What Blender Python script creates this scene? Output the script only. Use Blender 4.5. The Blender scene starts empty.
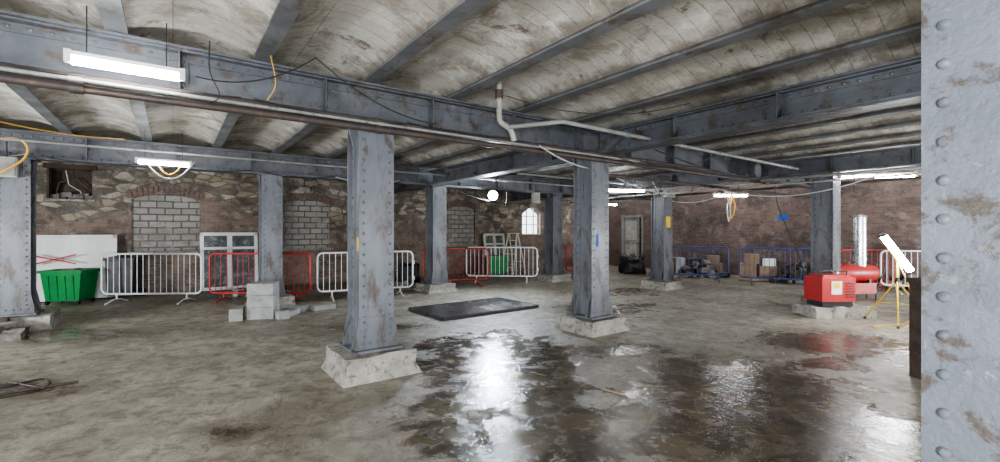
import bpy, bmesh, math, random
from mathutils import Vector, Matrix, noise
random.seed(7)
TH=math.radians(36); CU,SU=math.cos(TH),math.sin(TH)
def W(s,t,z=0.0): return Vector((s*CU-t*SU, s*SU+t*CU, z))
SC=bpy.context.scene
# ------------------------------------------------------------ materials
class NT:
    def __init__(s,name):
        s.m=bpy.data.materials.new(name); s.m.use_nodes=True
        s.t=s.m.node_tree; s.t.nodes.clear()
        s.out=s.n('ShaderNodeOutputMaterial'); s.b=s.n('ShaderNodeBsdfPrincipled')
        s.l(s.b.outputs[0],s.out.inputs[0])
    def n(s,ty,**k):
        nd=s.t.nodes.new(ty)
        for a,v in k.items(): setattr(nd,a,v)
        return nd
    def l(s,a,b): s.t.links.new(a,b)
    def setin(s,sock,v):
        if hasattr(v,'is_linked') : s.l(v,sock)
        else: sock.default_value=v
    def noise(s,vec,scale,detail=4,rough=.55,dist=0):
        nd=s.n('ShaderNodeTexNoise'); s.l(vec,nd.inputs['Vector'])
        nd.inputs['Scale'].default_value=scale; nd.inputs['Detail'].default_value=detail
        nd.inputs['Roughness'].default_value=rough; nd.inputs['Distortion'].default_value=dist
        return nd.outputs['Fac']
    def ramp(s,f,a,b,va=0.0,vb=1.0):
        nd=s.n('ShaderNodeMapRange'); nd.interpolation_type='SMOOTHSTEP'
        s.l(f,nd.inputs[0])
        for i,v in enumerate((a,b,va,vb)): nd.inputs[i+1].default_value=v
        return nd.outputs[0]
    def mix(s,f,a,b,mode='MIX'):
        nd=s.n('ShaderNodeMix',data_type='RGBA',blend_type=mode)
        s.setin(nd.inputs[0],f); 
        for i,v in ((6,a),(7,b)):
            if isinstance(v,tuple): nd.inputs[i].default_value=(*v[:3],1)
            else: s.l(v,nd.inputs[i])
        return nd.outputs[2]
    def math(s,op,a,b=0.0,clamp=False):
        nd=s.n('ShaderNodeMath',operation=op,use_clamp=clamp); s.setin(nd.inputs[0],a); s.setin(nd.inputs[1],b)
        return nd.outputs[0]
    def obj(s): return s.n('ShaderNodeTexCoord').outputs['Object']
    def bump(s,h,strength=.3,dist=.01):
        nd=s.n('ShaderNodeBump'); s.l(h,nd.inputs['Height'])
        nd.inputs['Strength'].default_value=strength; nd.inputs['Distance'].default_value=dist
        s.l(nd.outputs[0],s.b.inputs['Normal'])
def grunge(name,c1,c2,c3=None,scale=3,rough=.6,metal=0,bump=.3,amt=(.55,.7),streak=False,fine=40,c4=None):
    n=NT(name); v=n.obj()
    if streak:
        mp=n.n('ShaderNodeMapping'); n.l(v,mp.inputs[0]); mp.inputs['Scale'].default_value=(1,1,.35); v=mp.outputs[0]
    f=n.noise(v,scale,6,.65); col=n.mix(n.ramp(f,.3,.7),c1,c2)
    if c3:
        g=n.noise(v,scale*2.3,8,.7,.4); col=n.mix(n.ramp(g,*amt),col,c3)
    if c4:
        g=n.noise(v,scale*4.1,8,.75,.8); col=n.mix(n.ramp(g,.60,.66),col,c4)
    n.l(col,n.b.inputs['Base Color'])
    h=n.noise(v,fine,4,.6); n.l(n.ramp(f,.2,.8,rough-.1,rough+.12),n.b.inputs['Roughness'])
    n.b.inputs['Metallic'].default_value=metal; n.bump(h,bump,.01)
    return n.m
def plain(name,c,rough=.5,metal=0): return grunge(name,c,tuple(x*.8 for x in c),None,6,rough,metal,.08)
def emis(name,c,st):
    n=NT(name); n.b.inputs['Base Color'].default_value=(*c,1)
    n.b.inputs['Emission Color'].default_value=(*c,1); n.b.inputs['Emission Strength'].default_value=st
    return n.m
M={}
M['steel']=grunge('painted_steel',(.145,.154,.172),(.088,.095,.108),(.07,.052,.04),2.6,.42,0,.3,(.50,.66),True,c4=(.21,.205,.195))
M['steel_dk']=grunge('girder_paint',(.105,.112,.126),(.066,.071,.081),(.065,.048,.037),2.2,.5,0,.3,(.50,.66),c4=(.16,.155,.145))
M['steel_lt']=grunge('painted_steel_light',(.145,.157,.182),(.108,.118,.14),(.07,.055,.045),4.0,.55,0,.6,(.52,.63),c4=(.20,.197,.19))
M['rivet']=grunge('rivet_paint',(.12,.126,.138),(.08,.082,.087),(.07,.05,.04),12,.45,0,.2,(.5,.65))
M['beam']=grunge('joist_paint',(.155,.158,.162),(.095,.097,.10),(.08,.06,.047),2.2,.6,0,.3,(.52,.68))
M['plinth']=grunge('plinth_concrete',(.37,.355,.32),(.24,.225,.195),(.12,.10,.08),5,.85,0,.8,(.5,.66),fine=25)
M['cblock']=grunge('block_concrete',(.36,.36,.35),(.26,.26,.25),(.17,.16,.15),5,.9,0,.6,fine=60)
M['rust']=grunge('rusty_pipe',(.085,.06,.05),(.05,.042,.038),(.13,.075,.045),5,.6,.2,.4)
M['pipe']=grunge('grey_pipe',(.25,.25,.24),(.17,.17,.16),(.11,.085,.06),4,.5,0,.2)
M['pipew']=grunge('white_pipe',(.40,.38,.34),(.28,.26,.22),(.12,.09,.065),5,.5,0,.2)
M['galv']=grunge('galvanised',(.74,.75,.75),(.6,.61,.62),(.3,.28,.25),8,.4,.1,.1,(.6,.75))
M['red']=grunge('red_paint',(.46,.028,.026),(.33,.022,.022),(.16,.045,.035),6,.4,0,.1,(.58,.72))
M['blue']=grunge('blue_paint',(.03,.065,.26),(.02,.035,.14),(.08,.08,.10),6,.4,0,.1,(.55,.7))
M['green']=grunge('green_plastic',(.012,.235,.062),(.01,.17,.045),(.035,.13,.055),4,.4,0,.1,(.56,.7))
M['black']=plain('black_plastic',(.022,.022,.025),.45)
M['white']=grunge('white_upvc',(.78,.78,.76),(.66,.66,.64),(.42,.39,.33),4,.35,0,.05,(.62,.75))
M['cream']=grunge('cream_timber',(.66,.63,.52),(.5,.46,.36),(.35,.3,.22),4,.5,0,.1,(.6,.75))
M['glass']=grunge('window_glass',(.075,.085,.085),(.14,.15,.15),(.24,.25,.25),3,.12,0,.02,(.5,.62))
M['alu']=plain('bright_alu',(.75,.76,.77),.25,.9)
M['yellow']=plain('yellow_paint',(.75,.52,.02),.5)
M['orange']=plain('orange_cable',(.75,.42,.05),.5)
M['cable']=plain('black_cable',(.02,.02,.02),.5)
M['cablew']=plain('white_cable',(.5,.5,.46),.5)
M['timber']=grunge('old_timber',(.07,.045,.03),(.04,.028,.02),(.1,.07,.05),6,.8,0,.5)
M['timberl']=grunge('pale_timber',(.32,.24,.15),(.22,.16,.1),(.15,.1,.06),6,.7,0,.3)
M['card']=grunge('cardboard',(.30,.21,.13),(.23,.155,.095),(.15,.11,.08),5,.85,0,.1)
M['sheet']=grunge('rusty_sheet',(.085,.085,.095),(.052,.052,.058),(.12,.09,.065),2,.22,.4,.15,(.52,.68))
M['rubble']=grunge('rubble',(.22,.20,.18),(.10,.09,.08),(.24,.125,.09),6,.9,0,.6)
M['tube']=emis('tube_glow',(.95,.98,1),110)
M['worktube']=emis('work_light_glow',(.97,.99,1),160)
M['flood']=emis('flood_glow',(.80,.90,1),1700)
M['bluepaint']=plain('blue_spray',(.02,.10,.42),.6)
# wall materials
def wall_mat(name,b1,b2,mortar,stone=False,bw=.225,rh=.075,ms=.009,dark=(.05,.04,.035),pale=(.3,.26,.21),cover=.7):
    n=NT(name); o=n.obj(); sp=n.n('ShaderNodeSeparateXYZ'); n.l(o,sp.inputs[0])
    cb=n.n('ShaderNodeCombineXYZ'); n.l(sp.outputs[0],cb.inputs[0]); n.l(sp.outputs[2],cb.inputs[1])
    vec=cb.outputs[0]
    dn=n.n('ShaderNodeTexNoise'); n.l(vec,dn.inputs[0]); dn.inputs['Scale'].default_value=2.5
    va=n.n('ShaderNodeVectorMath',operation='MULTIPLY_ADD'); n.l(dn.outputs['Color'],va.inputs[0]); va.inputs[1].default_value=(.03,.03,0); n.l(vec,va.inputs[2])
    br=n.n('ShaderNodeTexBrick'); n.l(va.outputs[0],br.inputs['Vector'])
    br.inputs['Scale'].default_value=1; br.inputs['Brick Width'].default_value=bw; br.inputs['Row Height'].default_value=rh
    br.inputs['Mortar Size'].default_value=ms; br.inputs['Mortar Smooth'].default_value=.3
    br.inputs['Color1'].default_value=(*b1,1); br.inputs['Color2'].default_value=(*b2,1); br.inputs['Mortar'].default_value=(*mortar,1)
    col=br.outputs['Color']; hgt=n.math('SUBTRACT',1.0,br.outputs['Fac'])
    if stone:
        mp=n.n('ShaderNodeMapping'); n.l(va.outputs[0],mp.inputs[0]); mp.inputs['Scale'].default_value=(3.0,6.5,1)
        dn.inputs['Scale'].default_value=3
        vo=n.n('ShaderNodeTexVoronoi'); n.l(mp.outputs[0],vo.inputs['Vector']); vo.inputs['Scale'].default_value=1
        ve=n.n('ShaderNodeTexVoronoi',feature='DISTANCE_TO_EDGE'); n.l(mp.outputs[0],ve.inputs['Vector']); ve.inputs['Scale'].default_value=1
        s2=n.n('ShaderNodeSeparateColor'); n.l(vo.outputs['Color'],s2.inputs[0])
        cr=n.n('ShaderNodeValToRGB'); n.l(s2.outputs[0],cr.inputs[0]); e=cr.color_ramp.elements
        cr.color_ramp.interpolation='CONSTANT'
        e[0].color=(.18,.145,.11,1); e[1].position=.75; e[1].color=(.38,.335,.27,1)
        for p,c in ((.2,(.26,.215,.16,1)),(.4,(.12,.10,.085,1)),(.55,(.30,.245,.18,1))):
            x=e.new(p); x.color=c
        ed=n.ramp(ve.outputs['Distance'],.02,.1)
        sc=n.mix(ed,(.16,.145,.12),cr.outputs[0])
        mk=n.noise(vec,.7,3,.5); hz=n.math('MULTIPLY_ADD',sp.outputs[2],.16); 
        hz.node.inputs[2].default_value=-.30
        mm=n.ramp(n.math('ADD',mk,hz),.49,.54)
        col=n.mix(mm,col,sc)
        h2=n.n('ShaderNodeMix'); n.l(mm,h2.inputs[0]); n.l(hgt,h2.inputs[2]); n.l(ed,h2.inputs[3]); hgt=h2.outputs[0]
    f=n.noise(vec,1.2,7,.65); col=n.mix(n.math('MULTIPLY',n.ramp(f,.46,.64),.78),col,dark)
    g=n.noise(vec,2.7,7,.7,.5); gg=n.math('MULTIPLY',n.ramp(g,.52,.66),cover); col=n.mix(gg,col,pale)
    g3=n.noise(vec,5.5,8,.75,.5); col=n.mix(n.math('MULTIPLY',n.ramp(g3,.54,.64),.6),col,dark)
    k=n.noise(vec,25,3,.6); col=n.mix(.45,col,n.mix(k,(.1,.1,.1),(1,1,1)),'OVERLAY')
    n.l(col,n.b.inputs['Base Color']); n.b.inputs['Roughness'].default_value=.9
    hh=n.math('ADD',hgt,n.math('MULTIPLY',k,.5)); n.bump(hh,.8,.025)
    return n.m
M['wall_b']=wall_mat('back_wall_masonry',(.175,.118,.094),(.235,.17,.135),(.21,.185,.16),True,dark=(.075,.062,.053),pale=(.33,.295,.245),cover=.6)
M['wall_r']=wall_mat('right_wall_brick',(.14,.088,.074),(.19,.127,.105),(.15,.132,.118),dark=(.066,.052,.046),pale=(.25,.222,.20),cover=.6)
M['blocks']=wall_mat('block_infill',(.25,.235,.21),(.31,.29,.265),(.11,.10,.09),False,.34,.17,.018,dark=(.17,.155,.135),pale=(.33,.31,.28))
# ceiling
def ceil_mat():
    n=NT('vault_concrete'); o=n.obj(); sp=n.n('ShaderNodeSeparateXYZ'); n.l(o,sp.inputs[0])
    f=n.noise(o,.8,7,.65); col=n.mix(n.ramp(f,.36,.64),(.53,.505,.45),(.36,.335,.285))
    s=n.noise(o,1.8,8,.75,.6); col=n.mix(n.math('MULTIPLY',n.ramp(s,.48,.62),.78),col,(.25,.21,.165))
    s4=n.noise(o,2.2,7,.7,.5); col=n.mix(n.math('MULTIPLY',n.ramp(s4,.53,.62),.8),col,(.60,.585,.545))
    s3=n.noise(o,1.2,9,.78,.6); col=n.mix(n.math('MULTIPLY',n.ramp(s3,.58,.65),.88),col,(.115,.08,.057))
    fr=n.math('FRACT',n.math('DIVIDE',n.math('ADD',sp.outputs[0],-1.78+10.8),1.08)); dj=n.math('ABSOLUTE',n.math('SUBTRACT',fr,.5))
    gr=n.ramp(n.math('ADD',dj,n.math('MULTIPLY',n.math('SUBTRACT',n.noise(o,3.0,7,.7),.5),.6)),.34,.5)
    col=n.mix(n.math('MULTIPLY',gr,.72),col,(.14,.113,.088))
    cb=n.n('ShaderNodeCombineXYZ')
    n.l(sp.outputs[0],cb.inputs[0]); n.l(sp.outputs[1],cb.inputs[1])
    br=n.n('ShaderNodeTexBrick'); n.l(cb.outputs[0],br.inputs['Vector']); br.inputs['Scale'].default_value=1
    br.inputs['Brick Width'].default_value=1.08; br.inputs['Row Height'].default_value=.17; br.inputs['Mortar Size'].default_value=.006; br.offset=0
    br.inputs['Mortar Smooth'].default_value=.8; br.inputs['Color1'].default_value=(.8,.8,.8,1); br.inputs['Color2'].default_value=(1,1,1,1); br.inputs['Mortar'].default_value=(.9,.9,.9,1)
    col=n.mix(.6,col,br.outputs['Color'],'MULTIPLY')
    fi=n.noise(o,5,5,.7)
    col=n.mix(n.math('MULTIPLY',n.math('MULTIPLY',br.outputs['Fac'],n.ramp(fi,.36,.56)),.7),col,(.15,.12,.09))
    fi2=n.noise(o,30,4,.7); col=n.mix(n.math('MULTIPLY',n.ramp(fi2,.5,.7),.35),col,(.17,.14,.115))
    n.l(col,n.b.inputs['Base Color']); n.b.inputs['Roughness'].default_value=.85
    h=n.math('SUBTRACT',n.noise(o,9,8,.7),n.math('MULTIPLY',br.outputs['Fac'],.3)); n.bump(h,.6,.022)
    return n.m
M['ceil']=ceil_mat()
PUD=[(0.05,5.3,.95,1.65,1.2),(.35,3.6,1.1,.65,1.1),(2.55,4.6,.95,1.2,1.15),(2.3,3.5,1.25,.6,1.2),(3.0,3.5,.7,.5,1.1),(1.75,6.1,.9,.5,.8),(1.3,4.2,1,1.3,.5),
     (4.9,6.4,1.2,.85,1.05),(-6.7,6.9,1.2,.45,.9),(2.3,9.3,1.5,1.1,.65),(-.75,6.2,.6,.4,.85),(-2.2,7.4,1.8,.5,.55),(3.9,5.4,.8,.5,.7),(-4.9,4.6,1.2,.4,.5),(3,12,2.5,1.6,.5),(-2.2,3.6,.8,.3,.5)]
def floor_mat():
    n=NT('wet_concrete_floor'); o=n.obj()
    acc=None
    for cx,cy,rx,ry,st in PUD:
        a=n.n('ShaderNodeVectorMath',operation='SUBTRACT'); n.l(o,a.inputs[0]); a.inputs[1].default_value=(cx,cy,0)
        b=n.n('ShaderNodeVectorMath',operation='MULTIPLY'); n.l(a.outputs[0],b.inputs[0]); b.inputs[1].default_value=(1/rx,1/ry,0)
        c=n.n('ShaderNodeVectorMath',operation='LENGTH'); n.l(b.outputs[0],c.inputs[0])
        d=n.math('SUBTRACT',st,c.outputs['Value']); acc=d if acc is None else n.math('MAXIMUM',acc,d)
    acc=n.math('MAXIMUM',acc,-.7)
    w1=n.noise(o,1.5,8,.7,.5); w=n.math('ADD',acc,n.math('MULTIPLY',n.math('SUBTRACT',w1,.5),3.0))
    damp=n.ramp(w,-.60,.05); pud=n.ramp(w,.06,.26)
    f=n.noise(o,.9,8,.7); col=n.mix(n.ramp(f,.38,.62),(.355,.33,.27),(.215,.193,.15))
    f2=n.noise(o,5,8,.75,.5); col=n.mix(n.math('MULTIPLY',n.ramp(f2,.46,.62),.78),col,(.14,.115,.082))
    f3=n.noise(o,2.4,8,.72,.6); col=n.mix(n.math('MULTIPLY',n.ramp(f3,.54,.64),.65),col,(.46,.435,.375))
    f4=n.noise(o,60,3,.7); col=n.mix(n.math('MULTIPLY',n.ramp(f4,.50,.70),.5),col,(.10,.082,.062))
    f5=n.noise(o,11,8,.75,.8); col=n.mix(n.math('MULTIPLY',n.ramp(f5,.58,.66),.5),col,(.09,.073,.054))
    col=n.mix(n.math('MULTIPLY',damp,.62),col,n.mix(f2,(.095,.074,.048),(.175,.143,.10)))
    col=n.mix(n.math('MULTIPLY',pud,.82),col,n.mix(n.ramp(f3,.42,.58),(.036,.027,.018),(.115,.09,.06)))
    n.l(col,n.b.inputs['Base Color'])
    r=n.math('SUBTRACT',n.ramp(f2,.3,.7,.40,.64),n.math('MULTIPLY',damp,.22))
    pm=n.n('ShaderNodeMix'); n.l(pud,pm.inputs[0]); n.l(r,pm.inputs[2]); n.l(n.ramp(f2,.40,.58,.05,.30),pm.inputs[3])
    n.l(pm.outputs[0],n.b.inputs['Roughness'])
    hd=n.math('MULTIPLY',n.math('ADD',n.noise(o,22,6,.7),n.math('MULTIPLY',f2,1.5)),n.math('SUBTRACT',1.0,n.math('MULTIPLY',pud,.84)))
    n.bump(hd,.65,.018)
    return n.m
M['floor']=floor_mat()
# ------------------------------------------------------------ mesh builder
class MB:
    def __init__(s): s.v=[];s.f=[];s.m=[];s.sm=[];s.mats=[]
    def mi(s,k):
        if k not in s.mats: s.mats.append(k)
        return s.mats.index(k)
    def add(s,vs,fs,k,sm=False):
        o=len(s.v); s.v+= [tuple(v) for v in vs]; i=s.mi(k)
        for f in fs: s.f.append([o+a for a in f]); s.m.append(i); s.sm.append(sm)
    def box(s,c,sz,k,R=None,top=None):
        a,b,d=[x/2 for x in sz]; tx,ty=top if top else (1,1)
        vs=[Vector((x*a*(tx if z>0 else 1),y*b*(ty if z>0 else 1),z*d)) for z in(-1,1) for y in(-1,1) for x in(-1,1)]
        if R is not None: vs=[R@v for v in vs]
        c=Vector(c); s.add([v+c for v in vs],[(0,2,3,1),(4,5,7,6),(0,1,5,4),(2,6,7,3),(0,4,6,2),(1,3,7,5)],k)
    def bx(s,x0,x1,y0,y1,z0,z1,k): s.box(((x0+x1)/2,(y0+y1)/2,(z0+z1)/2),(x1-x0,y1-y0,z1-z0),k)
    def tube(s,pts,r,k,n=8,cap=True,closed=False):
        pts=[Vector(p) for p in pts]; rs=r if isinstance(r,(list,tuple)) else [r]*len(pts)
        vs=[];prev=None;L=len(pts)
        for i,p in enumerate(pts):
            if closed: d=pts[(i+1)%L]-pts[i-1]
            else: d=(pts[min(i+1,L-1)]-pts[max(i-1,0)])
            d.normalize()
            if prev is None: 
                a=Vector((0,0,1)) if abs(d.z)<.9 else Vector((1,0,0)); x=d.cross(a).normalized()
            else: x=(prev-d*prev.dot(d)).normalized()
            prev=x; y=d.cross(x)
            for j in range(n):
                t=2*math.pi*j/n; vs.append(p+(x*math.cos(t)+y*math.sin(t))*rs[i])
        fs=[]
        for i in range(L if closed else L-1):
            i2=(i+1)%L
            for j in range(n): fs.append((i*n+j,i*n+(j+1)%n,i2*n+(j+1)%n,i2*n+j))
        s.add(vs,fs,k,True)
        if cap and not closed:
            s.add(vs[:n],[tuple(range(n))[::-1]],k); s.add(vs[-n:],[tuple(range(n))],k)
    def dome(s,p,nrm,r,k,h=.6,n=7):
        p=Vector(p);d=Vector(nrm).normalized(); a=Vector((0,0,1)) if abs(d.z)<.9 else Vector((1,0,0))
        x=d.cross(a).normalized(); y=d.cross(x); vs=[]
        for rr,hh in ((1,0),(.75,h*.7)):
            for j in range(n):
                t=2*math.pi*j/n; vs.append(p+(x*math.cos(t)+y*math.sin(t))*r*rr+d*r*hh)
        vs.append(p+d*r*h)
        fs=[(j,(j+1)%n,n+(j+1)%n,n+j) for j in range(n)]+[(n+j,n+(j+1)%n,2*n) for j in range(n)]
        s.add(vs,fs,k,True)
    def rock(s,c,sz,k,j=.15,seed=0,cuts=2,R=None):
        bm=bmesh.new(); bmesh.ops.create_cube(bm,size=1); bmesh.ops.subdivide_edges(bm,edges=bm.edges[:],cuts=cuts,use_grid_fill=True)
        vs=[]
        for v in bm.verts:
            q=Vector((v.co.x*sz[0],v.co.y*sz[1],v.co.z*sz[2])); nv=noise.noise_vector(q*5+Vector((seed*3.1,seed*1.7,0)))
            q=q+nv*j*min(sz)
            if R is not None:q=R@q
            vs.append(q+Vector(c))
        s.add(vs,[[w.index for w in f.verts] for f in bm.faces],k); bm.free()
    def obj(s,name,loc=(0,0,0),rz=0,bevel=0):
        me=bpy.data.meshes.new(name); me.from_pydata(s.v,[],s.f)
        for k in s.mats: me.materials.append(M[k])
        me.polygons.foreach_set('material_index',s.m); me.polygons.foreach_set('use_smooth',s.sm); me.update()
        bm=bmesh.new(); bm.from_mesh(me); bmesh.ops.recalc_face_normals(bm,faces=bm.faces[:]); bm.to_mesh(me); bm.free()
        o=bpy.data.objects.new(name,me); SC.collection.objects.link(o); o.location=loc; o.rotation_euler=(0,0,rz)
        if bevel:
            b=o.modifiers.new('bevel','BEVEL'); b.width=bevel; b.segments=2; b.limit_method='ANGLE'
        return o
# ------------------------------------------------------------ shell
S0,S1,T0,T1=-9.5,16.5,-6.5,14.5
b=MB(); c=[W(S0-1,T0-5),W(S1+1,T0-5),W(S1+1,T1+1),W(S0-1,T1+1)]
b.add(c,[(0,1,2,3)],'floor'); b.add([p+Vector((0,0,-.2)) for p in c],[(3,2,1,0)],'floor'); b.obj('floor')
# ceiling vaults
P=1.08; K=list(range(-11,14)); BS=[1.78+P*k for k in K]
b=MB(); n=14; vs=[]
prof=[]
for k in range(len(BS)-1):
    x0,x1=BS[k],BS[k+1]
    for i in range(n+1):
        q=i/n; prof.append((x0+(x1-x0)*q,3.30+.18*math.sin(math.pi*q)**.8))
tt=[T0+ (T1+.3-T0)*i/40 for i in range(41)]
for x,z in prof:
    for t in tt: vs.append((x,t,z+.016*noise.noise(Vector((x*1.3,t*1.3,0)))))
L=len(tt); fs=[]
for i in range(len(prof)-1):
    for j in range(L-1): fs.append((i*L+j,(i+1)*L+j,(i+1)*L+j+1,i*L+j+1))
b.add(vs,fs,'ceil',True); b.obj('ceiling',rz=TH)
# joists
for s in BS:
    if s<S0+.2 or s>S1-.1: continue
    b=MB(); b.bx(-.075,.075,T0,T1,3.262,3.282,'beam'); b.bx(-.012,.012,T0,T1,3.28,3.42,'beam')
    b.add([(-.075,T0,3.282),(-.075,T1,3.282),(-.03,T1,3.33),(-.03,T0,3.33)],[(0,1,2,3)],'beam')
    b.add([(.075,T0,3.282),(.075,T1,3.282),(.03,T1,3.33),(.03,T0,3.33)],[(0,1,2,3)],'beam')
    b.obj('ceiling_joist',W(s,0),TH)
# girders (local x along length)
def girder(name,L,loc,rz,z0,z1,fw=.32,stiff=1.27):
    b=MB(); k='steel_dk'; rv='rivet'
    b.bx(0,L,-fw/2,fw/2,z0,z0+.022,k); b.bx(0,L,-fw/2,fw/2,z1-.022,z1,k); b.bx(0,L,-.011,.011,z0+.02,z1-.02,k)
    b.bx(0,L,-fw/2+.03,fw/2-.03,z0-.014,z0,k)
    for sd in(-1,1):
        for (a,c) in ((z0+.022,z0+.11),(z1-.11,z1-.022)): b.bx(0,L,min(sd*.011,sd*.026),max(sd*.011,sd*.026),a,c,k)
        for (a,c) in ((z0+.022,z0+.037),(z1-.037,z1-.022)): b.bx(0,L,min(sd*.02,sd*.11),max(sd*.02,sd*.11),a,c,k)
        x=.07
        while x<L:
            for zz in (z0+.072,z1-.072): b.dome((x,sd*.026,zz),(0,sd,0),.018,rv,.8,6)
            b.dome((x,sd*.12,z0-.0),(0,0,-1),.017,rv,.7,6)
            x+=.125
        x=stiff/2
        while x<L:
            b.bx(x-.006,x+.006,min(sd*.011,sd*.13),max(sd*.011,sd*.13),z0+.022,z1-.022,k)
            b.bx(x,x+.07,min(sd*.011,sd*.035),max(sd*.011,sd*.035),z0+.1,z1-.1,k)
            for q in range(3): b.dome((x+.04,sd*.035,z0+.13+q*(z1-z0-.26)/2),(0,sd,0),.015,rv,.7,6)
            x+=stiff
    return b.obj(name,loc,rz)
girder('steel_girder',S1-S0-.04,W(S0+.02,5.07),TH,2.814,3.255)
girder('steel_girder',S1-S0-.04,W(S0+.02,10.75),TH,2.814,3.255)
girder('steel_girder',S1-S0-.04,W(S0+.02,.15),TH,2.814,3.255)
for s,fw in ((5.52,.34),(11.1,.3)):
    for a,c in ((.32,4.90),(5.24,10.58),(10.92,T1-.02)):
        girder('steel_cross_girder',c-a,W(s,a),TH+math.pi/2,2.816,3.16,fw)
# columns
def column(name,s,t,H=2.8,ph=.22,ps=.78,w=.40,k='steel',rot=0,plinth=True,rr=.017,rs=.115,rv='rivet'):
    b=MB(); z0=ph if plinth else 0
    h=w/2
    for sd in (-1,1):
        b.bx(-h,h,min(sd*(h-.02),sd*h),max(sd*(h-.02),sd*h),z0,H,k)
        b.bx(min(sd*(h-.075),sd*(h-.06)),max(sd*(h-.075),sd*(h-.06)),-h+.02,h-.02,z0,H,k)
        for s2 in (-1,1):
            b.bx(min(sd*(h-.06),sd*(h-.045)),max(sd*(h-.06),sd*(h-.045)),min(s2*(h-.1),s2*(h-.02)),max(s2*(h-.1),s2*(h-.02)),z0,H,k)
            z=z0+.1
            while z<H-.05:
                b.dome((sd*(h-.045),s2*(h-.06),z),(sd,0,0),rr,rv,.8,8)
                b.dome((s2*(h-.05),sd*h,z+.05),(0,sd,0),rr,rv,.65,8)
                z+=rs
    if plinth:
        for sd in (-1,1):
            y0,y1=sd*h,sd*(h+.016)
            vs=[(x,y,z) for y in (y0,y1) for x,z in ((-h-.05,z0+.03),(h+.05,z0+.03),(h+.045,z0+.14),(h,z0+.38),(-h,z0+.38),(-h-.045,z0+.14))]
            fs=[(0,1,2,3,4,5),(11,10,9,8,7,6)]+[(i,i+6,(i+1)%6+6,(i+1)%6) for i in range(6)]
            b.add(vs,fs,k)
            for q in range(5): b.dome((-h+.03+q*(w-.06)/4,sd*(h+.016),z0+.1),(0,sd,0),.016,rv,.7,7)
            for q in range(3):
                for s2 in(-1,1): b.dome((s2*(h-.05),sd*(h+.016),z0+.17+q*.08),(0,sd,0),.016,rv,.7,7)
            for yy in (-h+.06,h-.06):
                b.add([(sd*(h-.05),yy-.008,z0+.03),(sd*(h+.08),yy-.008,z0+.03),(sd*(h-.05),yy-.008,z0+.36),(sd*(h-.05),yy+.008,z0+.03),(sd*(h+.08),yy+.008,z0+.03),(sd*(h-.05),yy+.008,z0+.36)],
                      [(0,1,2),(5,4,3),(0,3,4,1),(1,4,5,2),(2,5,3,0)],k)
        b.bx(-h-.08,h+.08,-h-.08,h+.08,z0,z0+.03,k)
        b.rock((0,0,ph/2-.01),(ps,ps,ph+.0),'plinth',.09,int(s*7+t*3),6)
        b.box((0,0,.05),(ps+.10,ps+.08,.10),'plinth',top=(.9,.9))
    b.bx(-h-.06,h+.06,-h-.02,h+.02,H-.02,H,k)
    for sd in (-1,1):
        b.add([(sd*h,-.01,H-.02),(sd*(h+.06),-.01,H-.02),(sd*h,-.01,H-.25),(sd*h,.01,H-.02),(sd*(h+.06),.01,H-.02),(sd*h,.01,H-.25)],
              [(0,1,2),(5,4,3),(0,3,4,1),(1,4,5,2),(2,5,3,0)],k)
    return b.obj(name,W(s,t),TH+rot)
COLS=[(1.84,5.07),(5.52,5.07),(1.7,10.75),(5.7,10.75),(-2.1,10.75),(9.95,10.75),(11.1,7.55),(11.1,3.63)]
for i,(s,t) in enumerate(COLS):
    column('steel_column',s,t,ph=.27 if i==0 else .22,ps=.92 if i==4 else .78)
column('steel_column',2.045,.155,H=2.8,k='steel_lt',rot=math.pi/2,w=.40,rr=.018,rv='steel_lt')
def mark(name,s,t,z,w,h,k,face):
    b=MB()
    if face=='v': b.box((0,0,0),(w,.004,h),k)
    else: b.box((0,0,0),(.004,w,h),k)
    return b.obj(name,W(s,t,z),TH)
mark('yellow_notice',11.1,7.55-.204,1.85,.2,.3,'yellow','v')
mark('yellow_notice',1.84-.158,5.0,1.45,.12,.16,'yellow','u')
mark('blue_spray_mark',5.45,5.07-.204,1.45,.05,.2,'bluepaint','v')
# ------------------------------------------------------------ walls with openings
def wall(name,L,H,ops,k,loc,rz,th=.45):
    b=MB(); ops=sorted(ops); x=0
    def q(a,c,z0,z1):
        if c-a>1e-4 and z1-z0>1e-4: b.add([(a,0,z0),(c,0,z0),(c,0,z1),(a,0,z1)],[(0,1,2,3)],k)
    for (x0,x1,z0,z1,rise,kind) in ops:
        q(x,x0,0,H); q(x0,x1,0,z0); N=10
        arc=[(x0+(x1-x0)*i/N, z1-rise+rise*math.sin(math.pi*i/N)) for i in range(N+1)]
        for (xa,za),(xb,zb) in zip(arc,arc[1:]):
            b.add([(xa,0,za),(xb,0,zb),(xb,0,H),(xa,0,H)],[(0,1,2,3)],k)
            b.add([(xa,0,za),(xb,0,zb),(xb,th,zb),(xa,th,za)],[(0,1,2,3)],k)
        for xx in (x0,x1): b.add([(xx,0,z0),(xx,0,z1-rise),(xx,th,z1-rise),(xx,th,z0)],[(0,1,2,3)],k)
        b.add([(x0,0,z0),(x1,0,z0),(x1,th,z0),(x0,th,z0)],[(0,1,2,3)],k)
        if kind=='block': b.add([(x0,.07,z0),(x1,.07,z0),(x1,.07,z1),(x0,.07,z1)],[(0,1,2,3)],'blocks')
        if kind=='dark': b.add([(x0,th-.02,z0),(x1,th-.02,z0),(x1,th-.02,z1),(x0,th-.02,z1)],[(0,1,2,3)],'black')  # black sheet stands in for the darkness beyond the opening
        if kind=='recess': b.add([(x0,th-.1,z0),(x1,th-.1,z0),(x1,th-.1,z1),(x0,th-.1,z1)],[(0,1,2,3)],'timber')  # dark brown backing sheet, the hole's shade put into its colour
        x=x1
    q(x,L,0,H)
    return b.obj(name,loc,rz)
ox=-S0
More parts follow.
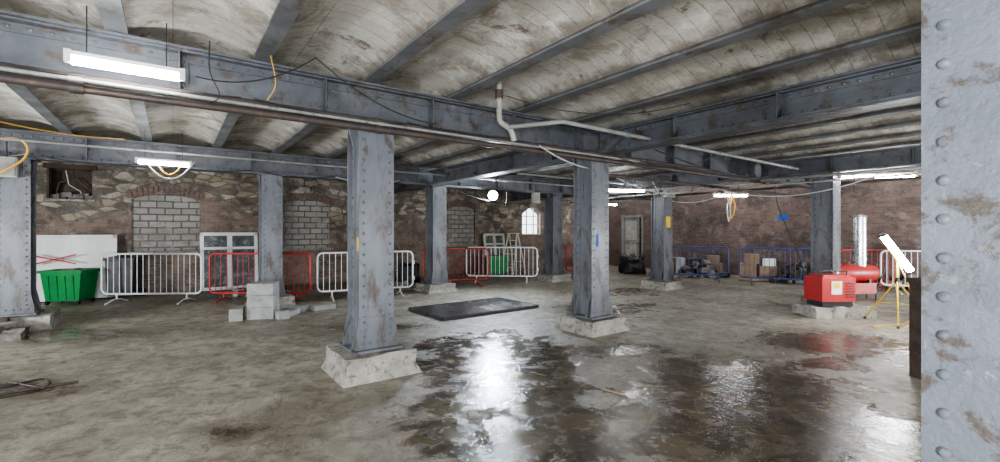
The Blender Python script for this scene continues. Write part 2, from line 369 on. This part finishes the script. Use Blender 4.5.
wb=wall('wall_back',S1-S0,3.6,[(ox-2.33,ox-1.57,2.35,3.05,0,'recess'),(ox-.84,ox+.58,1.08,2.55,.14,'block'),(ox+2.65,ox+3.97,1.08,2.55,.14,'block'),
     (ox+8.2,ox+9.35,1.08,2.55,.14,'block'),(ox+11.67,ox+12.85,1.45,2.6,.3,'open')],'wall_b',W(S0,T1),TH)
for i,(a,c) in enumerate(((-.84,.58),(2.65,3.97),(8.2,9.35))):
    b=MB(); N=15; mid=(a+c)/2
    for j in range(N):
        q=(j+.5)/N; xx=(a-.1)+(c-a+.2)*q; zz=2.55-.14+.14*math.sin(math.pi*q)+.10; an=-(q-.5)*.5
        b.box((xx-mid,-.005,zz),((c-a+.2)/N*.86,.05,.21),'wall_r',Matrix.Rotation(-an,3,'Y'))
    b.bx(a-mid-.08,c-mid+.08,-.04,.06,1.02,1.08,'plinth')
    b.obj('trim_%d'%(i+1),W(mid,T1),TH)
b=MB()
b.bx(-.46,.46,-.05,.05,3.05,3.16,'timber'); b.bx(-.42,.42,-.03,.1,2.30,2.35,'plinth'); b.bx(-.40,-.36,-.02,.05,2.35,3.05,'timber')
b.tube(([(-.3,.2,2.38),(-.22,.2,2.75),(.1,.2,2.85),(.3,.2,2.6)]),.02,'rust'); b.tube(([(-.1,.15,3.04),(-.05,.15,2.7),(.15,.15,2.55),(.2,.15,2.37)]),.012,'cablew')
for i in range(7): b.rock((-.28+i*.1,.14+.05*(i%2),2.40+.03*(i%3)),(.17,.1,.1),'rubble',.2,i,1)
b.obj('window_1',W(-1.95,T1),TH)
b=MB()
for i in range(4): b.bx(-.59+i*.38,-.55+i*.38,.2,.24,1.45,2.58,'white')
for z in (1.45,1.85,2.2,2.55): b.bx(-.59,.59,.2,.24,z,z+.035,'white')
b.obj('window_2',W(12.26,T1),TH)
wall('wall_right',T1-T0,3.6,[(1.2,2.35,0,2.25,0,'dark')],'wall_r',W(S1,T1),TH-math.pi/2)
b=MB(); b.bx(-.58,-.5,-.05,.1,0,2.25,'pipe'); b.bx(.5,.58,-.05,.1,0,2.25,'pipe'); b.bx(-.58,.58,-.05,.1,2.2,2.3,'pipe')
b.bx(-.5,.35,.04,.09,.01,2.2,'pipe'); b.bx(-.38,.22,.025,.04,1.2,2.05,'pipew'); b.bx(-.38,.22,.025,.04,.15,1.0,'pipew'); b.dome((.28,.04,1.05),(0,-1,0),.035,'black',1)
b.obj('door_1',W(S1,T1-1.78),TH-math.pi/2)
wall('wall_left',T1-T0,3.6,[],'wall_r',W(S0,T0),TH+math.pi/2)
wall('wall_front',S1-S0,3.6,[(1.0,6.0,0,3.1,.3,'open'),(7,12,0,3.1,.3,'open'),(13,18,0,3.1,.3,'open'),(19,24,0,3.1,.3,'open')],'wall_r',W(S1,T0),TH+math.pi)  # unseen wall; wide openings added to let sky light in from behind
# ------------------------------------------------------------ barriers
def barrier(p0,p1,k,kb=None,name='crowd_barrier'):
    p0=Vector((*p0,0));p1=Vector((*p1,0)); d=p1-p0; L=d.length; b=MB(); kb=kb or k
    h=L/2; r=.12; z0,z1=.2,1.09; pts=[]
    for cx,cz,a0 in ((h-r,z1-r,0),(-h+r,z1-r,90),(-h+r,z0+r,180),(h-r,z0+r,270)):
        for i in range(5):
            a=math.radians(a0+i*22.5); pts.append((cx+r*math.cos(a),0,cz+r*math.sin(a)))
    b.tube(pts,.022,k,8,closed=True)
    n=int(L/.125)
    for i in range(1,n):
        x=-h+L*i/n; 
        za=z0 if abs(x)<h-r else z0+.05; b.tube([(x,0,za),(x,0,z1-(0 if abs(x)<h-r else .04))],.008,kb,6,False)
    for sx in (-1,1):
        x=sx*(h-.32)
        b.tube([(x,0,z0),(x,0,.07)],.018,k,8)
        b.tube([(x,-.31,.018),(x,-.25,.03),(x,-.12,.075),(x,0,.085),(x,.12,.075),(x,.25,.03),(x,.31,.018)],.017,k,8)
    for z in (.45,.85):
        b.tube([(h,0,z),(h+.04,0,z),(h+.04,0,z-.08)],.01,k,6)
    m=(p0+p1)/2
    return b.obj(name,m,math.atan2(d.y,d.x))
barrier((-8.85,10.0),(-6.7,10.1),'galv')
barrier((-6.55,10.15),(-4.3,10.2),'red')
barrier((-4.2,10.35),(-2.2,11.35),'galv')
barrier((-2.1,12.4),(-.35,13.2),'red')
barrier((-1.05,14.1),(1.15,13.9),'galv')
barrier((2.3,15.6),(3.7,16.6),'red')
barrier((5.2,14.7),(7.2,14.2),'blue')
barrier((7.3,13.7),(9.2,12.6),'blue')
barrier((9.9,11.7),(11.8,11.0),'galv')
barrier((9.2,12.2),(10.5,12.0),'red')
# ------------------------------------------------------------ lights
def tube_light(s,t,z,L=1.2,rz=0,world=None,name='fluorescent_light',wire=True):
    b=MB(); b.bx(-L/2,L/2,-.02,.02,.025,.055,'white'); 
    for x in (-L/2,L/2): b.bx(x-.02,x+.02,-.03,.03,-.03,.06,'white')
    b.tube([(-L/2+.02,0,-.012),(L/2-.02,0,-.012)],.03,'tube',10)
    if wire:
        for x in (-L*.35,L*.35): b.tube([(x,0,.055),(x,0,3.27-z)],.004,'cable',5)
    return b.obj(name,world if world else W(s,t,z),TH+rz)
tube_light(-.28,4.50,2.86,.68)
tube_light(-.12,9.4,2.74,.72)
tube_light(10.0,8.05,2.72,1.3,rz=-.5)
tube_light(14.4,7.3,2.74,1.1,rz=-.6)
tube_light(14.8,12.6,2.72,1.0)
tube_light(11.6,2.9,2.72,1.3,rz=-.9)
b=MB(); b.tube([(0,-.07,0),(0,.03,0)],.14,'black',20); b.tube([(0,-.078,0),(0,-.07,0)],.125,'flood',20); b.box((0,.06,0),(.18,.08,.16),'black')
b.tube([(-.16,0,0),(-.16,0,.2),(.16,0,.2),(.16,0,0)],.012,'black',6)
b.obj('floodlight',(-.2,12.75,2.6),0.0)
def fill_flood(x,y,z,aim,power,size):  # tripod fill lamps added out of view to brighten ceiling and back walls
    a=(Vector(aim)-Vector((x,y,z))).normalized()
    b=MB()
    for q in (90,210,330):
        cx,cy=math.cos(math.radians(q)),math.sin(math.radians(q)); b.tube([(0,0,z-.5),(cx*.5,cy*.5,.02)],.016,'yellow')
    b.tube([(0,0,.3),(0,0,z-.1)],.018,'yellow'); 
    o=b.obj('added_fill_floodlight',(x,y,0))
    rot=a.to_track_quat('-Z','Y')
    b=MB(); h=size/2; b.box((0,0,.04),(size+.04,size+.04,.06),'black'); e=b.obj('housing',(0,0,z)); e.rotation_mode='QUATERNION'; e.rotation_quaternion=rot; e.parent=o
    ld=bpy.data.lights.new('lamp','AREA'); ld.energy=power; ld.size=size; ld.color=(.92,.96,1); lo=bpy.data.objects.new('lamp',ld); SC.collection.objects.link(lo)
    lo.location=(0,0,z); lo.rotation_mode='QUATERNION'; lo.rotation_quaternion=rot; lo.parent=o
fill_flood(-4.2,-1.6,1.2,(-2.5,8,3.6),300,.7)
fill_flood(.2,-2.6,1.3,(1,8,3.6),400,.7)
fill_flood(5.2,-.8,1.2,(4.5,8,3.5),230,.7)
fill_flood(-9.0,3.0,1.1,(-5,13,2.6),400,.6)
fill_flood(12.5,7.0,1.1,(6,16,2.6),520,.6)
for s,t in ((-5,2.5),(-1.5,-3),(4.5,-3)): tube_light(s,t,3.1,1.3)  # extra tubes added behind the camera as fill light
# ------------------------------------------------------------ pipes and cables
def pipe(name,pts,r,k,flanges=True,n=10):
    b=MB(); b.tube(pts,r,k,n)
    if flanges:
        for a,c in zip(pts,pts[1:]):
            a=Vector(a);c=Vector(c);d=(c-a);L=d.length; d.normalize(); x=1.2
            while x<L: b.tube([a+d*(x-.04),a+d*(x+.04)],r*1.3,k,n); x+=2.4
    return b.obj(name)
pipe('rusty_pipe',[W(-9,4.72,2.70),W(11,4.72,2.70)],.034,'rust')
pipe('rusty_pipe',[W(-9,4.76,2.80),W(9,4.76,2.80)],.024,'rust')
pipe('rusty_pipe',[W(-9,4.64,2.755),W(6.2,4.64,2.74)],.016,'pipe')
pipe('grey_conduit',[W(3.3,4.35,2.86),W(3.8,3.95,2.92),W(10.4,3.9,2.88)],.028,'pipe')
pipe('grey_conduit',[W(-9,9.9,3.0),W(10.4,9.9,2.98)],.022,'pipe')
pipe('grey_conduit',[W(10.6,-2,2.72),W(10.6,14.2,2.72)],.03,'pipe')
pipe('grey_conduit',[W(10.75,-2,2.62),W(10.75,12,2.62)],.018,'pipew')
pipe('rusty_pipe',[W(6.4,5.5,2.62),W(16.4,5.5,2.62)],.03,'rust')
pipe('grey_conduit',[W(6.3,8,2.9),W(10.9,8,2.9)],.025,'pipe')
pipe('rusty_pipe',[W(14.2,0,2.85),W(14.2,14.3,2.85)],.03,'rust')
def arcp(pts,n=8):
    out=[]; pts=[Vector(p) for p in pts]; pts=[pts[0]]+pts+[pts[-1]]
    for i in range(1,len(pts)-2):
        a,b_,c,d=pts[i-1:i+3]
        for j in range(n):
            t=j/n; out.append(.5*((2*b_)+(-a+c)*t+(2*a-5*b_+4*c-d)*t*t+(-a+3*b_-3*c+d)*t**3))
    out.append(pts[-1]); return out
b=MB(); b.tube(arcp([W(3.22,4.45,3.42),W(3.22,4.45,3.05),W(3.24,4.44,2.93),W(3.34,4.38,2.84),W(3.38,4.36,2.7)]),.035,'pipew',10)
b.tube([W(3.22,4.45,3.32),W(3.22,4.45,3.22)],.05,'rust',10); b.obj('drain_pipe')
def cable(pts,r,k,name='hanging_cable'):
    b=MB(); b.tube(arcp(pts),r,k,6); b.obj(name)
def sag(a,c,d,n=6):
    a=Vector(a);c=Vector(c); return [a.lerp(c,i/n)-Vector((0,0,d*4*(i/n)*(1-i/n))) for i in range(n+1)]
cable(sag(W(.15,4.5,2.88),W(1.1,4.5,3.25),.12),.006,'cable')
cable(sag(W(1.1,4.5,3.25),W(2.4,4.5,2.8),.12),.006,'cable')
cable(sag(W(-3,5.4,3.2),W(-.6,8.9,3.0),.25),.008,'orange')
cable(sag(W(-.4,9.4,2.8),W(.3,9.4,2.8),.32),.014,'cablew')
cable(sag(W(-.25,9.4,2.8),W(.15,9.4,2.8),.25),.012,'orange')
cable(arcp([W(-2.45,9.9,2.95),W(-1.9,9.9,3.0),W(-1.85,9.85,2.7),W(-2.3,9.8,2.35),W(-2.9,9.8,2.3)],4),.016,'orange')
cable(sag(W(4,4.6,2.75),W(6.5,5.3,2.75),.15),.012,'cablew')
cable(sag(W(6.5,5.6,2.7),W(10.6,6,2.7),.28),.012,'cablew')
cable(sag(W(7,7,2.8),W(10.6,8.5,2.7),.3),.012,'cable')
cable(sag(W(5.9,10.4,2.75),W(9.9,10.5,2.75),.35),.012,'cable')
cable(sag(W(6,4.2,2.85),W(10.7,3,2.7),.3),.01,'cable')
cable([W(11.1,4.6,2.75),W(11.2,4.6,2.2),W(11.4,4.3,1.2),W(11.2,4.0,.5)],.012,'cable')
cable([W(14.2,7.2,2.8),W(14.3,7.1,2.4),W(14.45,7.3,2.0),W(14.5,7.35,2.45),W(14.4,7.2,2.8)],.02,'orange')
cable([W(14.1,7.3,2.8),W(14.2,7.2,2.3),W(14.3,7.3,1.9),W(14.4,7.4,2.4),W(14.3,7.2,2.8)],.018,'cablew')
cable(sag(W(10.6,5.9,2.7),W(10.6,2.5,2.7),.35),.012,'cablew')
for s in [-4.2,-2.6,-1.0,.6,2.1,3.6]:
    cable(sag(W(s,4.66,2.79+random.uniform(0,.05)),W(s+1.5,4.66,2.78+random.uniform(0,.05)),random.uniform(.03,.10)),.007,'cable')
for s in [-3.5,-1.8,-.2,1.5,3.0,4.4,6.2,7.8]:
    cable(sag(W(s,10.52,2.84),W(s+1.55,10.52,2.86),random.uniform(.06,.18)),.009,random.choice(('cable','cablew')))
cable([W(.25,4.5,3.2),W(.25,4.5,2.95),W(.32,4.5,2.75),W(.22,4.5,2.66)],.005,'cable')
cable([W(.72,4.55,3.2),W(.76,4.55,2.95),W(.70,4.6,2.8)],.004,'orange')
cable(sag(W(3.3,4.4,3.25),W(5.3,3.2,3.22),.18),.005,'cable')
cable(sag(W(5.5,4.6,2.78),W(8.6,4.4,3.22),.3),.008,'cable')
cable(sag(W(8.2,5.8,2.65),W(11.0,7.2,2.7),.22),.012,'cablew')
cable(sag(W(6.2,6.1,2.78),W(8.2,5.6,2.6),.25),.010,'cable')
cable(sag(W(10.8,3.9,2.7),W(14.2,4.2,2.85),.3),.012,'cable')
cable(sag(W(10.7,7.8,2.7),W(14.2,7.4,2.8),.3),.012,'cablew')
for s,t,l in ((6.9,5.5,.3),(8.0,5.5,.45),(9.2,5.5,.25),(7.4,9.9,.4),(4.0,9.9,.35),(10.6,5.2,.5),(10.6,3.0,.35)):
    cable([W(s,t,2.7),W(s+.03,t,2.7-l*.5),W(s-.02,t,2.7-l)],.008,'cable')
def jbox(name,loc,rz,sz=(.25,.12,.32)):
    b=MB(); b.box((0,0,0),sz,'pipew'); b.box((0,-sz[1]/2-.006,0),(sz[0]*.86,.012,sz[2]*.86),'pipe'); b.tube([(0,0,sz[2]/2),(0,0,sz[2]/2+.25)],.012,'cable',6)
    b.obj(name,loc,rz,.006)
jbox('junction_box',W(-2.15,10.45,2.62),TH)
jbox('junction_box',W(11.0,7.25,2.62),TH,(.4,.12,.2))
jbox('junction_box',W(8.9,10.4,2.6),TH)
jbox('junction_box',W(3.2,T1-.08,2.85),TH,(.3,.12,.12))
# ------------------------------------------------------------ props
def upvc(name,s,w,h,t=14.12,lean=.22,cols=2,kind='glass',rz=0,fr='white'):
    b=MB(); fw=.085; dy=.07
    b.bx(-w/2,w/2,-dy/2,dy/2,0,fw,fr); b.bx(-w/2,w/2,-dy/2,dy/2,h-fw,h,fr)
    for x in (-w/2,w/2-fw): b.bx(x,x+fw,-dy/2,dy/2,0,h,fr)
    for i in range(1,cols): x=-w/2+w*i/cols; b.bx(x-.06,x+.06,-dy/2,dy/2,fw,h-fw,fr)
    b.bx(-w/2+fw,w/2-fw,-dy/2,dy/2,h*.70,h*.70+.07,fr)
    if kind: b.bx(-w/2+fw,w/2-fw,-.008,.008,fw,h-fw,kind)
    o=b.obj(name,W(s,t,.02),0); o.rotation_euler=(-math.atan2(lean,h),0,TH+rz); return o
upvc('window_frame',-1.95,1.7,1.5,cols=1,kind='white')
upvc('window_frame',1.25,1.35,1.55,cols=2)
upvc('window_frame',10.1,1.0,1.5,14.1,.25,2,fr='cream')
b=MB(); Hh=1.5
for sx in (-1,1):
    b.tube([(sx*.30,-.35,0),(sx*.20,0,Hh)],.032,'cream',6); b.tube([(sx*.30,.40,0),(sx*.20,.05,Hh)],.028,'cream',6)
for i in range(1,6):
    q=i/6; b.box((0,-.35*(1-q),Hh*q),(2*(.30-.1*q),.10,.03),'cream')
b.box((0,.02,Hh+.01),(.46,.22,.03),'cream'); b.tube([(-.27,.28,.45),(.27,.28,.45)],.014,'cream',6); b.tube([(-.23,.15,1.05),(.23,.15,1.05)],.014,'cream',6)
b.obj('step_ladder',(.48,16.9,0),-.7)
b=MB()
for sg in (-1,1): b.box((0,0,0),(.75,.006,.035),'red',Matrix.Rotation(sg*.28,3,'Y'))
o=b.obj('red_tape_cross',W(-2.15,13.98,.96),TH); o.rotation_euler=(-.146,0,TH)
def tub(name,loc,rz,w=.95,d=.65,h=.72,k='green'):
    b=MB(); t=.03
    def ring(z,f): return [(x*w/2*f,y*d/2*f,z) for x,y in((-1,-1),(1,-1),(1,1),(-1,1))]
    a=ring(.08,.82);c=ring(h,1);c2=[(x*.94,y*.94,z) for x,y,z in c];e=[(x*.94,y*.94,.12) for x,y,z in a]
    vs=a+c+c2+e; fs=[(0,1,2,3)]
    for o_ in (0,4,8):
        for i in range(4): fs.append((o_+i,o_+(i+1)%4,o_+4+(i+1)%4,o_+4+i))
    fs.append((12,13,14,15)); b.add(vs,fs,k)
    for x0,x1,y0,y1 in((-w/2-.03,w/2+.03,-d/2-.03,-d/2+.01),(-w/2-.03,w/2+.03,d/2-.01,d/2+.03),(-w/2-.03,-w/2+.01,-d/2,d/2),(w/2-.01,w/2+.03,-d/2,d/2)): b.bx(x0,x1,y0,y1,h-.05,h+.01,k)
    for x in (-.3,-.1,.1,.3): b.box((x*w,-d/2*.93,h*.5),(.03,.03,h*.7),k,Matrix.Rotation(.1,3,'X'))
    for x in(-.3,.3):
        for y in(-.2,.2): b.tube([(x-.02,y,.05),(x+.02,y,.05)],.05,'black',10)
    for i in range(6): b.rock((random.uniform(-.3,.3)*w,random.uniform(-.3,.3)*d,h-.06),(.22,.18,.14),'rubble',.3,i,1)
    b.obj(name,loc,rz)
tub('green_rubble_truck',(-9.5,9.95,0),.15,.78,.55,.74)
tub('green_rubble_truck',(-.15,16.2,0),.2,.8,.6,.7)
def wheelie(loc,rz):
    b=MB(); b.box((0,0,.5),(.48,.5,.85),'black',top=(1,1)); b.box((0,0,.52),(.5,.53,.8),'black',top=(1.12,1.1)); b.box((0,.0,.96),(.6,.64,.06),'black',Matrix.Rotation(.06,3,'X'))
    for x in (-.24,.24): b.tube([(x-.03,.26,.1),(x+.03,.26,.1)],.1,'black',14)
    b.tube([(-.22,.34,.9),(.22,.34,.9)],.018,'black'); b.obj('wheelie_bin',loc,rz,.02)
wheelie((-8.95,10.75,0),.3)
b=MB(); z=0
for lay in range(3):
    for j in (0,1):
        b.box((random.uniform(-.01,.01),-.12+j*.23,z+.108),(.44,.212,.213),'cblock',Matrix.Rotation(random.uniform(-.05,.05),3,'Z'))
    z+=.216
b.box((-.42,-.1,.108),(.215,.44,.213),'cblock',Matrix.Rotation(.2,3,'Z')); b.box((.42,.1,.05),(.2,.44,.1),'cblock',Matrix.Rotation(-.3,3,'Z'))
b.box((.36,-.22,.07),(.2,.2,.14),'cblock',Matrix.Rotation(.5,3,'Z'))
b.obj('concrete_block_stack',(-4.38,8.35,0),.25,.006)
b=MB(); b.box((0,0,.05),(.44,.215,.1),'cblock'); b.box((.5,.15,.05),(.44,.215,.1),'cblock',Matrix.Rotation(.7,3,'Z')); b.obj('concrete_block',(-4.1,9.0,0),.1,.006)
b=MB(); b.bx(-1.15,1.15,-.68,.68,.03,.05,'sheet'); 
for y in (-.66,.66): b.bx(-1.15,1.15,y-.025,y+.025,0,.05,'sheet')
for x in (-1.12,1.12): b.bx(x-.025,x+.025,-.66,.66,0,.05,'sheet')
b.obj('steel_sheet',(-.52,9.25,.005),TH+.03)
b=MB(); b.rock((0,0,.1),(1.15,.62,.2),'plinth',.15,4,6); b.obj('concrete_kerb',(6.3,8.52,0),.05)
b=MB(); b.box((0,0,.31),(.64,.46,.44),'red'); b.box((0,0,.55),(.60,.42,.06),'red',top=(.85,.8)); b.bx(-.29,.29,-.2,.2,0,.09,'black')
b.box((-.05,-.235,.35),(.2,.012,.24),'white'); b.box((-.05,-.243,.39),(.12,.006,.1),'yellow'); 
for i in range(6): b.box((.20,-.235,.18+i*.05),(.16,.012,.018),'black')
b.tube([(-.26,-.1,.57),(-.26,-.1,.65),(.26,-.1,.65),(.26,-.1,.57)],.015,'black'); b.tube([(.24,.1,.56),(.24,.1,.63)],.03,'alu')
b.obj('red_generator',(6.22,8.5,.205),0.05,.012)
b=MB(); b.tube([(-.5,0,.62),(-.42,0,.62),(.42,0,.62),(.5,0,.62)],[.17,.2,.2,.17],'red',20); b.tube([(-.56,0,.62),(-.5,0,.62)],.14,'black',20)
b.box((0,0,.28),(.8,.36,.24),'red'); b.bx(-.3,-.26,-.15,.15,.4,.5,'black'); b.bx(.26,.3,-.15,.15,.4,.5,'black')
for y in(-.2,.2): b.tube([(-.35,y-.02,.11),(-.35,y+.02,.11)],.11,'black',16)
b.tube([(.45,-.12,.0),(.45,-.12,.2),(.7,-.12,.8)],.015,'black'); b.tube([(.45,.12,.0),(.45,.12,.2),(.7,.12,.8)],.015,'black')
b.tube([(.16,0,.78),(.16,0,1.92)],.13,'alu',20); b.tube([(.16,0,1.92),(.16,0,1.97)],[.15,.13],'alu',20)
for z in (.95,1.4): b.tube([(.16,0,z-.02),(.16,0,z+.02)],.14,'alu',20)
b.obj('space_heater',(8.25,10.5,0),.1)
b=MB(); 
for a in (90,210,330):
    x,y=math.cos(math.radians(a+20)),math.sin(math.radians(a+20)); b.tube([(0,0,.75),(x*.50,y*.50,.02)],.012,'yellow'); b.tube([(0,0,.35),(x*.32,y*.32,.33)],.006,'yellow',6)
    b.tube([(x*.48,y*.48,.03),(x*.52,y*.52,0.012)],.022,'black',8)
b.tube([(0,0,.3),(0,0,1.18)],.016,'yellow'); b.tube([(0,0,.7),(0,0,.8)],.03,'black'); b.tube([(0,0,1.1),(0,0,1.2)],.03,'black')
tri=b.obj('tripod_work_light',(6.84,7.75,0),0)
b=MB(); L=.78; b.bx(-L/2,L/2,.02,.05,-.03,.03,'yellow'); b.tube([(-L/2+.02,-.03,0),(L/2-.02,-.03,0)],.05,'worktube',12)
for x in(-L/2,L/2): b.bx(x-.015,x+.015,-.07,.05,-.04,.04,'black')
h=b.obj('lamp_head',(-.08,-.06,1.22)); h.rotation_euler=(0,math.radians(52),0); h.parent=tri
cable([(6.84,7.75,1.1),(6.95,7.6,.5),(6.7,7.4,.02),(6.2,7.5,.015),(6.9,7.7,.015),(7.6,8.3,.015)],.009,'orange')
b=MB(); b.box((0,0,.52),(.24,.16,1.04),'timber'); b.box((0,0,1.06),(.28,.2,.05),'timber'); b.obj('timber_post',(4.64,4.9,0),.1,.008)
def pile(name,c,rx,ry,h,n,keys=('rubble',),s0=.12,s1=.32):
    b=MB()
    for i in range(n):
        a=random.uniform(0,6.28); r=math.sqrt(random.random()); x=math.cos(a)*r*rx;y=math.sin(a)*r*ry; s=random.uniform(s0,s1)
        z=max(s*.3,h*(1-r)*random.uniform(.5,1)); R=Matrix.Rotation(random.uniform(0,3),3,'Z')@Matrix.Rotation(random.uniform(-.4,.4),3,'X')
        b.rock((x,y,z),(s,s*.75,s*.6),random.choice(keys),.3,i,2,R)
    b.obj(name,c)
pile('rubble_pile',(9.3,13.9,0),.9,.35,.7,80,('rubble','timber','rubble','black'))
pile('rubble_pile',(6.9,15.6,0),1.0,.4,.7,70,('black','rubble','rubble'))
pile('rubble_pile',(-2.6,12.4,0),.6,.25,.2,26,('rubble','plinth'),.08,.22)
pile('rubble_pile',(-7.5,6.65,0),.35,.25,.15,18,('rubble','plinth','timber'),.1,.22)
pile('rubble_pile',(-5.9,11.2,0),.7,.3,.3,30,('rubble','cblock','timber'),.1,.3)
pile('rubble_pile',(11.0,12.3,0),.7,.3,.5,40,('rubble','black'),.1,.3)
b=MB(); b.rock((0,0,.09),(1.3,.7,.18),'plinth',.14,9,6); b.box((.1,0,.22),(.9,.12,.06),'timber',Matrix.Rotation(.3,3,'Z')); b.box((-.2,.15,.22),(.8,.1,.05),'timberl',Matrix.Rotation(-.2,3,'Z')); b.obj('concrete_slab',(-8.15,6.75,0),.3)
def bag(loc,rz,k,s=.6):
    b=MB(); b.rock((0,0,s*.45),(s,s,s*.9),k,.25,int(loc[0]*9),5)
    for x in(-1,1):
        for y in(-1,1): b.tube([(x*s*.4,y*s*.4,s*.85),(x*s*.3,y*s*.4,s*1.1),(x*s*.15,y*s*.4,s*.88)],.015,k,6)
    o=b.obj('rubble_sack',loc,rz); 
    for p in o.data.polygons:p.use_smooth=True
bag((5.0,17.0,0),.2,'black',.7); bag((10.2,13.4,0),.5,'pipew',.65); bag((-2.9,14.2,0),.2,'black',.6); bag((6.1,16.5,0),.6,'blue',.6)
# pallets with cardboard boxes
def pallet(loc,rz,boxes):
    b=MB()
    for y in (-.38,0,.38): b.box((0,y,.06),(1.1,.09,.08),'timberl')
    for i in range(6): b.box((-.5+i*.2,0,.115),(.11,.85,.022),'timberl')
    z=.128
    for (x,y,w,d,h,zz,k) in boxes:
        b.box((x,y,z+zz+h/2),(w,d,h),k,Matrix.Rotation(random.uniform(-.06,.06),3,'Z')); b.box((x,y,z+zz+h+.002),(w*.98,.05,.004),'pipew')
    b.obj('loaded_pallet',loc,rz)
pallet((8.35,14.55,0),-.5,[(-.3,0,.5,.5,.42,0,'card'),(.27,.05,.48,.5,.36,0,'card'),(-.2,0,.42,.4,.3,.425,'card'),(.3,0,.36,.36,.22,.365,'white')])
pallet((7.3,16.0,0),-.3,[(-.25,0,.55,.5,.5,0,'black'),(.3,0,.42,.45,.35,0,'card'),(.25,0,.4,.3,.25,.355,'card')])
pallet((5.9,15.7,0),.2,[(-.2,0,.5,.4,.4,0,'card'),(.3,0,.36,.45,.55,0,'pipe')])
for nm,p,q_,r,k in (('metal_rod',(-5.0,4.25),(-4.45,4.75),.012,'rust'),('metal_rod',(-5.2,4.75),(-4.6,4.55),.01,'rust'),('timber_offcut',(1.02,4.55),(1.22,4.35),.01,'timberl')):
    b=MB(); b.tube([(*p,r),(*q_,r)],r,k,8); b.obj(nm)
cable([(-5.6,4.9,.01),(-5.1,4.6,.01),(-4.9,4.85,.01),(-4.6,4.5,.01),(-4.9,4.2,.01)],.009,'cable','floor_cable')
mark('blue_spray_mark',S1-.004,6.6,2.05,.3,.2,'bluepaint','u')
# ------------------------------------------------------------ world, camera
w=bpy.data.worlds.new('sky'); SC.world=w; w.use_nodes=True
bg=w.node_tree.nodes['Background']; bg.inputs[0].default_value=(.88,.94,1,1); bg.inputs[1].default_value=3.2
cam=bpy.data.cameras.new('camera'); co=bpy.data.objects.new('camera',cam); SC.collection.objects.link(co)
co.location=(0,0,1.6); co.rotation_euler=(math.pi/2,0,0); cam.sensor_width=36; cam.lens=16.2; cam.clip_start=.05
SC.camera=co
try: SC.view_settings.look='AgX - Medium High Contrast'
except Exception: pass
